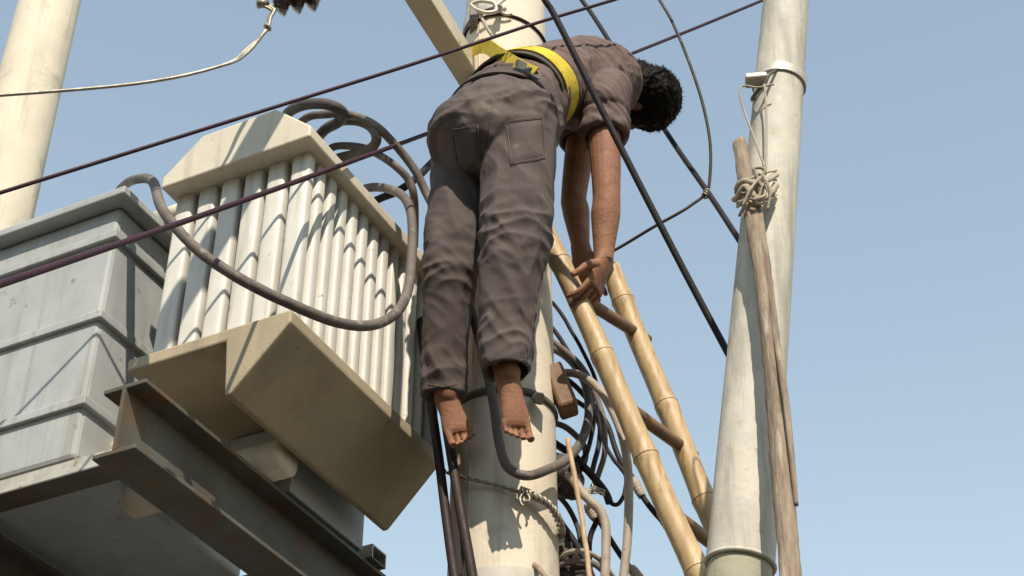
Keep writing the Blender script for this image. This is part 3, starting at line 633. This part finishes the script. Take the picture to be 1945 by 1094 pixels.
def hand(wr, d, n_, flip, spread=1.0):
    d, n_, s_ = ax3(d, n_); s_ = s_ * flip
    rings_loft(body, [(wr - d * .02, .027, .021, s_), (wr + d * .02, .030, .018, s_), (wr + d * .05, .038, .015, s_), (wr + d * .088, .040, .0125, s_)], 16)
    for o_, ln, c_ in ((-.033, .070, .42), (-.011, .080, .34), (.011, .076, .38), (.033, .060, .5)):
        p = wr + d * .082 + s_ * o_ * .92; dd = (d + s_ * o_ * 2.2 * spread).normalized(); pts = [p - dd * .02, p]; bend = c_
        for seg_ in (.46, .30, .24):
            v = (dd * math.cos(bend) + n_ * math.sin(bend)).normalized(); p = p + v * ln * seg_; pts.append(p); bend += c_ * .9
        limb(body, pts, [.0092, .0090, .0082, .0076, .0064], s_, 1, 4, 10)
    p = wr + d * .025 - s_ * .022
    v1 = (d * .6 - s_ * .75 + n_ * .25).normalized(); v2 = (d * .85 - s_ * .35 + n_ * .35).normalized()
    limb(body, [p, p + v1 * .032, p + v1 * .032 + v2 * .030, p + v1 * .032 + v2 * .052 + n_ * .004], [.014, .0115, .0095, .0075], s_, 1, 4, 10)
hand(rw, Vector((-.30, .10, -.9)), Vector((-.8, .4, .2)), 1)
hand(lw, Vector((.14, .05, -.95)), Vector((.3, .9, .1)), -1)
bme = solidify(body, 'body', .0026, 2, .5)
link('body', bme, M['skin'], PS, -0 * PS.location).data.transform(Matrix.Translation(-PS.location))

# trousers: pelvis and two open legs
tr = MB()
rings_loft(tr, [(c, a + .018, b_ + .018, s_) for c, a, b_, s_ in torso_spec(0)[:3] + [(hipC.lerp(waist, .22), .142, .098, hipS)]]); tr.ball(hipC - (waist - hipC) * .75, ax3(hipS, waist - hipC), (.150, .10, .12), 24, 14)
def trouser_leg(h_, k_, a_, hem, wr):
    P = [h_ + (h_ - k_) * .12, h_, h_.lerp(k_, .45), k_, k_.lerp(a_, .40), k_.lerp(a_, .72), hem]
    Rr = wr; Q = spline(P, 6); spec = []
    for i, p in enumerate(Q):
        t = i / (len(Q) - 1) * (len(Rr) - 1); q = min(int(t), len(Rr) - 2); f = t - q; r = Rr[q] * (1 - f) + Rr[q + 1] * f
        spec.append((p, r, r, Vector((1, 0, 0))))
    inner = [(c, r - .010, r2 - .010, s_) for c, r, r2, s_ in reversed(spec[-7:-1])]
    t = (spec[-1][0] - spec[-2][0]).normalized(); spec.append((spec[-1][0] + t * .001, spec[-1][1] - .010, spec[-1][2] - .010, Vector((1, 0, 0))))
    n = 26; rings = []
    for j, (c, rx, ry, sv) in enumerate(spec + inner):
        sx = (sv - t * sv.dot(t)).normalized(); sy = t.cross(sx)
        rings.append([c + sx * (rx * math.cos(a)) + sy * (ry * math.sin(a)) for a in (2 * math.pi * q / n for q in range(n))])
    tr.loft(rings)
trouser_leg(rh, rk, ra, at(962, 706, -.330), [.098, .102, .094, .080, .074, .060, .056])
trouser_leg(lh, lk, la, at(841, 750, -.162), [.098, .100, .088, .070, .060, .050, .049])
tme2 = solidify(tr, 'trousers', .0042, 4, .5)
def folds(p, n_):
    z = p.z
    low = noise.noise(Vector((p.x * 7, p.y * 7, z * 4)))
    warp = Vector((noise.noise(p * 5), noise.noise(p * 5 + Vector((9, 0, 0))), 0)) * .05
    q = p + warp
    f1 = 1 - abs(noise.noise(Vector((q.x * 16 + z * 6, q.y * 16, z * 4.5)))) * 2
    f2 = 1 - abs(noise.noise(Vector((q.x * 9 - z * 14, q.y * 12 + 5, z * 20)))) * 2
    near = math.exp(-((z - (rk.z + .02)) / .09) ** 2) + math.exp(-((z - rh.z) / .07) ** 2) + 1.1 * math.exp(-((z - ra.z - .06) / .07) ** 2)
    f3 = 1 - abs(noise.noise(Vector((q.x * 26 + z * 22, q.y * 26, z * 16)))) * 2.4
    return .006 * low + .0065 * f1 + .0085 * f2 * min(1, near) + .0026 * f3 * (.4 + .6 * min(1, near)) - .004
displace(tme2, folds)
trs = link('trousers', tme2, M['trousers'], PS); tme2.transform(Matrix.Translation(-PS.location))
# seams and back pockets laid on the cloth
from mathutils.bvhtree import BVHTree
def bvh_of(me): return BVHTree.FromPolygons([v.co.copy() for v in me.vertices], [tuple(p.vertices) for p in me.polygons])
def on_cloth(tree, p, d):
    h_ = tree.ray_cast(p - d * .4, d); return (h_[0], h_[1]) if h_[0] is not None else (None, None)
def view_hit(tree, px_, py_):
    p = at(px_, py_, -.7); h_ = tree.ray_cast(p, (p - CAM).normalized()); return h_[0], h_[1]
def seam(name, tree, lst, rad, m, parent, off=.0006):
    raw = []
    for (x0, y0), (x1, y1) in zip(lst[:-1], lst[1:]):
        k = max(2, int(math.hypot(x1 - x0, y1 - y0) / 8))
        raw += [(x0 + (x1 - x0) * i / k, y0 + (y1 - y0) * i / k) for i in range(k)]
    P = []
    for q in raw:
        h_, n_ = view_hit(tree, *q)
        if h_ is not None: P.append(h_ + n_ * off)
    if len(P) > 2: MB().tube(P, rad, 6).build(name, m, parent)
def patch(name, tree, quad, m, parent, th=.0035, k=10):
    g_ = MB(); ok = True
    for j in range(k + 1):
        for i in range(k + 1):
            u_, v_ = i / k, j / k
            a_ = [quad[0][c] * (1 - u_) + quad[1][c] * u_ for c in (0, 1)]; b_ = [quad[3][c] * (1 - u_) + quad[2][c] * u_ for c in (0, 1)]
            h_, n_ = view_hit(tree, a_[0] * (1 - v_) + b_[0] * v_, a_[1] * (1 - v_) + b_[1] * v_)
            if h_ is None: return
            edge_ = i in (0, k) or j in (0, k)
            g_.v.append(h_ + n_ * (-.002 if edge_ else th))
    for j in range(k):
        for i in range(k): a_ = j * (k + 1) + i; g_.f.append((a_, a_ + k + 1, a_ + k + 2, a_ + 1))
    return g_.build(name, m, parent)
tree = BVHTree.FromPolygons([v.co + PS.location for v in tme2.vertices], [tuple(p.vertices) for p in tme2.polygons])
for quad in ([(962, 232), (1030, 224), (1034, 300), (972, 312)], [(858, 246), (908, 238), (914, 318), (872, 322)]):
    patch('pocket', tree, quad, M['trousers'], trs)
    seam('pocket_stitching', tree, quad + [quad[0]], .0013, M['shirt'], trs, .003)
seam('seam', tree, [(936, 196), (926, 250), (914, 310)], .0018, M['trousers'], trs)
seam('seam', tree, [(1036, 300), (1030, 400), (1024, 500), (1014, 600), (1000, 690)], .0018, M['trousers'], trs)
seam('hem_stitching', tree, [(924, 684), (960, 690), (1004, 682)], .0012, M['shirt'], trs)
seam('hem_stitching', tree, [(812, 730), (842, 735), (876, 728)], .0012, M['shirt'], trs)
# waistband
wsp = torso_spec(.022)
def band(name, c, t, sv, rx, ry, wid, th, m, parent, n=48, wav=0.0):
    sx = (sv - t * sv.dot(t)).normalized(); sy = t.cross(sx); rings = []
    for q in range(n):
        a = 2 * math.pi * q / n; d = sx * (rx * math.cos(a)) + sy * (ry * math.sin(a)); nd = d.normalized()
        o_ = t * (wav * noise.noise(Vector((math.cos(a) * 1.5, math.sin(a) * 1.5, wid * 50))))
        rings.append([c + d + o_ - t * wid / 2, c + d + o_ + nd * th - t * wid / 2, c + d + o_ + nd * th + t * wid / 2, c + d + o_ + t * wid / 2])
    return MB().loft(rings, closed=True).build(name, m, parent, angle=40)
tw = (waist - hipC).normalized()
band('waistband', hipC.lerp(waist, .16), tw, hipS, .166, .121, .036, .006, M['trousers'], trs, wav=.006)

# shirt
st_ = MB(); sp = torso_spec(.020)
sp2 = [(hipC.lerp(waist, .08), .158, .112, hipS), (hipC.lerp(waist, .5), .156, .114, hipS)] + [sp[4]] + sp[5:]
rings_loft(st_, sp2, 26)
def sleeve(s_, e_, r0, f_):
    t = (e_ - s_).normalized(); end = s_.lerp(e_, f_); P = [nbase.lerp(s_, .5), s_ - t * .01, s_.lerp(end, .5), end]; rr_ = [r0 * 1.15, r0 * 1.12, r0, r0 * .98]
    Q = spline(P, 5); rings = []; n = 22; k = len(Q)
    seq = [(p, rr_[min(3, int(i / (k - 1) * 3))], (Q[min(i + 1, k - 1)] - Q[max(0, i - 1)]).normalized()) for i, p in enumerate(Q)]
    seq += [(end + t * .001, r0 * .98 - .009, t), (end - t * .02, r0 - .010, t), (end - t * .05, r0 - .012, t)]
    for p, r, tt in seq:
        sx = (Vector((1, 0, .3)) - tt * Vector((1, 0, .3)).dot(tt)).normalized(); sy = tt.cross(sx)
        rings.append([p + sx * (r * math.cos(a)) + sy * (r * math.sin(a)) for a in (2 * math.pi * q / n for q in range(n))])
    st_.loft(rings)
sleeve(rs, re_, .062, .40); sleeve(ls, le, .062, .42)
sme = solidify(st_, 'shirt', .0042, 4, .5)
ta = (chest - waist).normalized()
def sfolds(p, n_):
    s_ = (p - waist).dot(ta)
    q = p + Vector((noise.noise(p * 6), noise.noise(p * 6 + Vector((3, 0, 0))), noise.noise(p * 6 + Vector((0, 3, 0))))) * .04
    f1 = 1 - abs(noise.noise(Vector((q.x * 12, q.y * 12, q.z * 7)))) * 2
    f2 = 1 - abs(noise.noise(Vector((s_ * 34 + q.z * 4, q.y * 7, q.z * 7)))) * 2
    f3 = 1 - abs(noise.noise(Vector((s_ * 60 + q.x * 10, q.y * 24, q.z * 24)))) * 2.4
    return .007 * f1 + .008 * f2 * (1 if s_ < .12 else .45) + .0028 * f3 - .005
displace(sme, sfolds)
shirt = link('shirt', sme, M['shirt'], PS); sme.transform(Matrix.Translation(-PS.location))
band('collar', nbase.lerp(hd, .10), (hd - chest).normalized(), shS, .066, .064, .028, .006, M['shirt'], shirt, wav=.006)

tree = BVHTree.FromPolygons([v.co + PS.location for v in sme.vertices], [tuple(p.vertices) for p in sme.polygons])
seam('seam', tree, [(1118, 84), (1126, 120), (1124, 160), (1112, 200)], .0016, M['shirt'], shirt)
seam('hem_stitching', tree, [(1116, 238), (1146, 246), (1180, 238)], .0012, M['trousers'], shirt)
# hair: close cap over crown, back and sides with short tufts
hb = MB()
hb.ball(hd + cr * .020 - fa * .006, HA, (.083, .098, .090), 28, 18)
hb.ball(hd - cr * .036 - fa * .026, HA, (.078, .070, .082), 24, 14)
hb.ball(hd - cr * .010 + fa * .010, HA, (.0785, .070, .050), 24, 12)
hme = solidify(hb, 'hair', .004, 3, .5)
def hairf(p, n_):
    return .005 * noise.noise(p * 45) + .004 * noise.noise(p * 110) + (-.06 if ((p - hd).dot(fa) > .085 - .25 * max(0, (p - hd).dot(cr))) and (p - hd).dot(cr) < .07 else 0)
displace(hme, hairf)
tv = [v.co.copy() for v in hme.vertices]; tn = [v.normal.copy() for v in hme.vertices]
hobj = link('hair', hme, M['hair'], PS)
tf = MB(); rng = random.Random(11)
for _ in range(2600):
    i = rng.randrange(len(tv)); p, n_ = tv[i], tn[i]
    if (p - hd).dot(fa) > .07 and (p - hd).dot(cr) < .06: continue
    flow = (-cr * .6 - fa * .3 - Z * .5); dr = (n_ * .55 + (flow - n_ * flow.dot(n_)) * .9 + Vector((rng.uniform(-.4, .4), rng.uniform(-.4, .4), rng.uniform(-.4, .4)))).normalized()
    sd_ = dr.orthogonal().normalized() * .0016; b0 = len(tf.v); q = p - n_ * .003
    tf.v += [q - sd_, q + sd_, q + dr.cross(sd_.normalized()) * .0016, q + dr * rng.uniform(.009, .017)]
    tf.f += [(b0, b0 + 1, b0 + 3), (b0 + 1, b0 + 2, b0 + 3), (b0 + 2, b0, b0 + 3)]
hme.transform(Matrix.Translation(-PS.location))
tag(tf.build('hair_tufts', M['hair'], hobj), kind='stuff')

# ================================================================== yellow safety belt round the waist and the pole
SB = thing('safety_belt', at(1010, 140, -.30), 'yellow webbing safety belt holding the person to the pole', 'safety belt')
bc_ = waist.lerp(ribs, -.20); bt_ = (ribs - waist).normalized(); bs_ = hipS.lerp(shS, .45)
band('pad', bc_, bt_, bs_, .151, .115, .084, .006, M['pad'], SB, wav=.008)
band('webbing', bc_ + bt_ * .004, bt_, bs_, .158, .122, .054, .004, M['yellow'], SB, wav=.008)
def strap(name, pts, wid, th, up, m):
    P = spline(pts, 8); rings = []
    for i, p in enumerate(P):
        t = (P[min(i + 1, len(P) - 1)] - P[max(i - 1, 0)]).normalized(); w_ = (up - t * up.dot(t)).normalized(); o_ = t.cross(w_)
        rings.append([p - w_ * wid / 2 - o_ * th, p + w_ * wid / 2 - o_ * th, p + w_ * wid / 2 + o_ * th, p - w_ * wid / 2 + o_ * th])
    return MB().loft(rings).build(name, m, SB, angle=40)
dr0 = at(1014, 140, -.425)
zl = at(905, 82, -.11).z; rp = pole_r(zl) + .006
pth = [dr0, at(985, 127, -.405), at(952, 107, -.35), at(920, 87, -.215)]
for a in (214, 190, 165, 130, 95, 60, 30, 5): pth.append(Vector((math.cos(R(a)) * rp, math.sin(R(a)) * rp, zl - .0004 * (214 - a))))
pth.append(ribs.lerp(chest, .2) + Vector((-.02, .10, .03)))
strap('lanyard', pth, .042, .0025, Z, M['yellow'])
MB().ring(dr0, Vector((.5, -.8, .2)), .020, .0042, 22, 8).build('ring', M['steel'], SB)
MB().box(at(990, 129, -.418), ((pth[1] - pth[0]), Z, Vector((.4, -.8, 0))), (.020, .021, .007)).build('buckle', M['steel'], SB, False, .002)

# ================================================================== unseen shophouses added behind the camera to keep low sky off the undersides
M['plaster'] = mat('street_plaster', (0.36, 0.31, 0.25), (0.27, 0.24, 0.20), 1.2, 0.9, 0.4, 14, streak=((0.2, 0.18, 0.15), 0.55, 0.7, 3))
M['glass'] = mat('dark_window_glass', (0.03, 0.035, 0.04), (0.04, 0.045, 0.05), 2, 0.12, 0)
M['shutter'] = mat('painted_shutter', (0.10, 0.14, 0.13), (0.08, 0.10, 0.10), 4, 0.6, 0.3, 20, stretch=(1, 1, 8))
X1, Y1 = Vector((1, 0, 0)), Vector((0, 1, 0))
for k, (x, wd, hg, wt) in enumerate(((-15, 9.6, 8.2, 'left of the three unseen shophouses added to block the low sky'), (-4.5, 11.0, 9.4, 'tallest of the three unseen shophouses added to block the low sky'), (6.6, 10.8, 8.6, 'right of the three unseen shophouses added to block the low sky'))):
    fy = -15.0; bd_ = thing('added_shophouse', (x, fy, 0), wt, 'building', 'unseen shophouses added to block low sky')
    cx = x
    MB().box(Vector((cx, fy - 4, hg / 2)), (X1, Y1, Z), (wd / 2, 4, hg / 2)).build('wall', M['plaster'], bd_, False)
    MB().box(Vector((cx, fy - 3.9, hg + .18)), (X1, Y1, Z), (wd / 2 + .03, 4.2, .18)).build('roof', M['plaster'], bd_, False, .02)
    for fl in range(2):
        for j in range(3):
            c = Vector((cx + (j - 1) * wd / 3.2, fy + .03, 4.3 + fl * 2.7))
            f_ = MB().box(c, (X1, Y1, Z), (.75, .05, .8)).build('window', M['shutter'], bd_, False, .01)
            MB().box(c + Vector((0, .056, 0)), (X1, Y1, Z), (.64, .012, .69)).build('pane', M['glass'], f_, False)
    for j in (-1, 1):
        MB().box(Vector((cx + j * wd / 4, fy + .04, 1.35)), (X1, Y1, Z), (wd / 5.2, .06, 1.35)).build('shutter_door', M['shutter'], bd_, False, .01)
    MB().box(Vector((cx, fy + .7, 2.95)), (X1, Y1, Z), (wd / 2 - .1, .7, .06)).build('canopy', M['plaster'], bd_, False, .01)
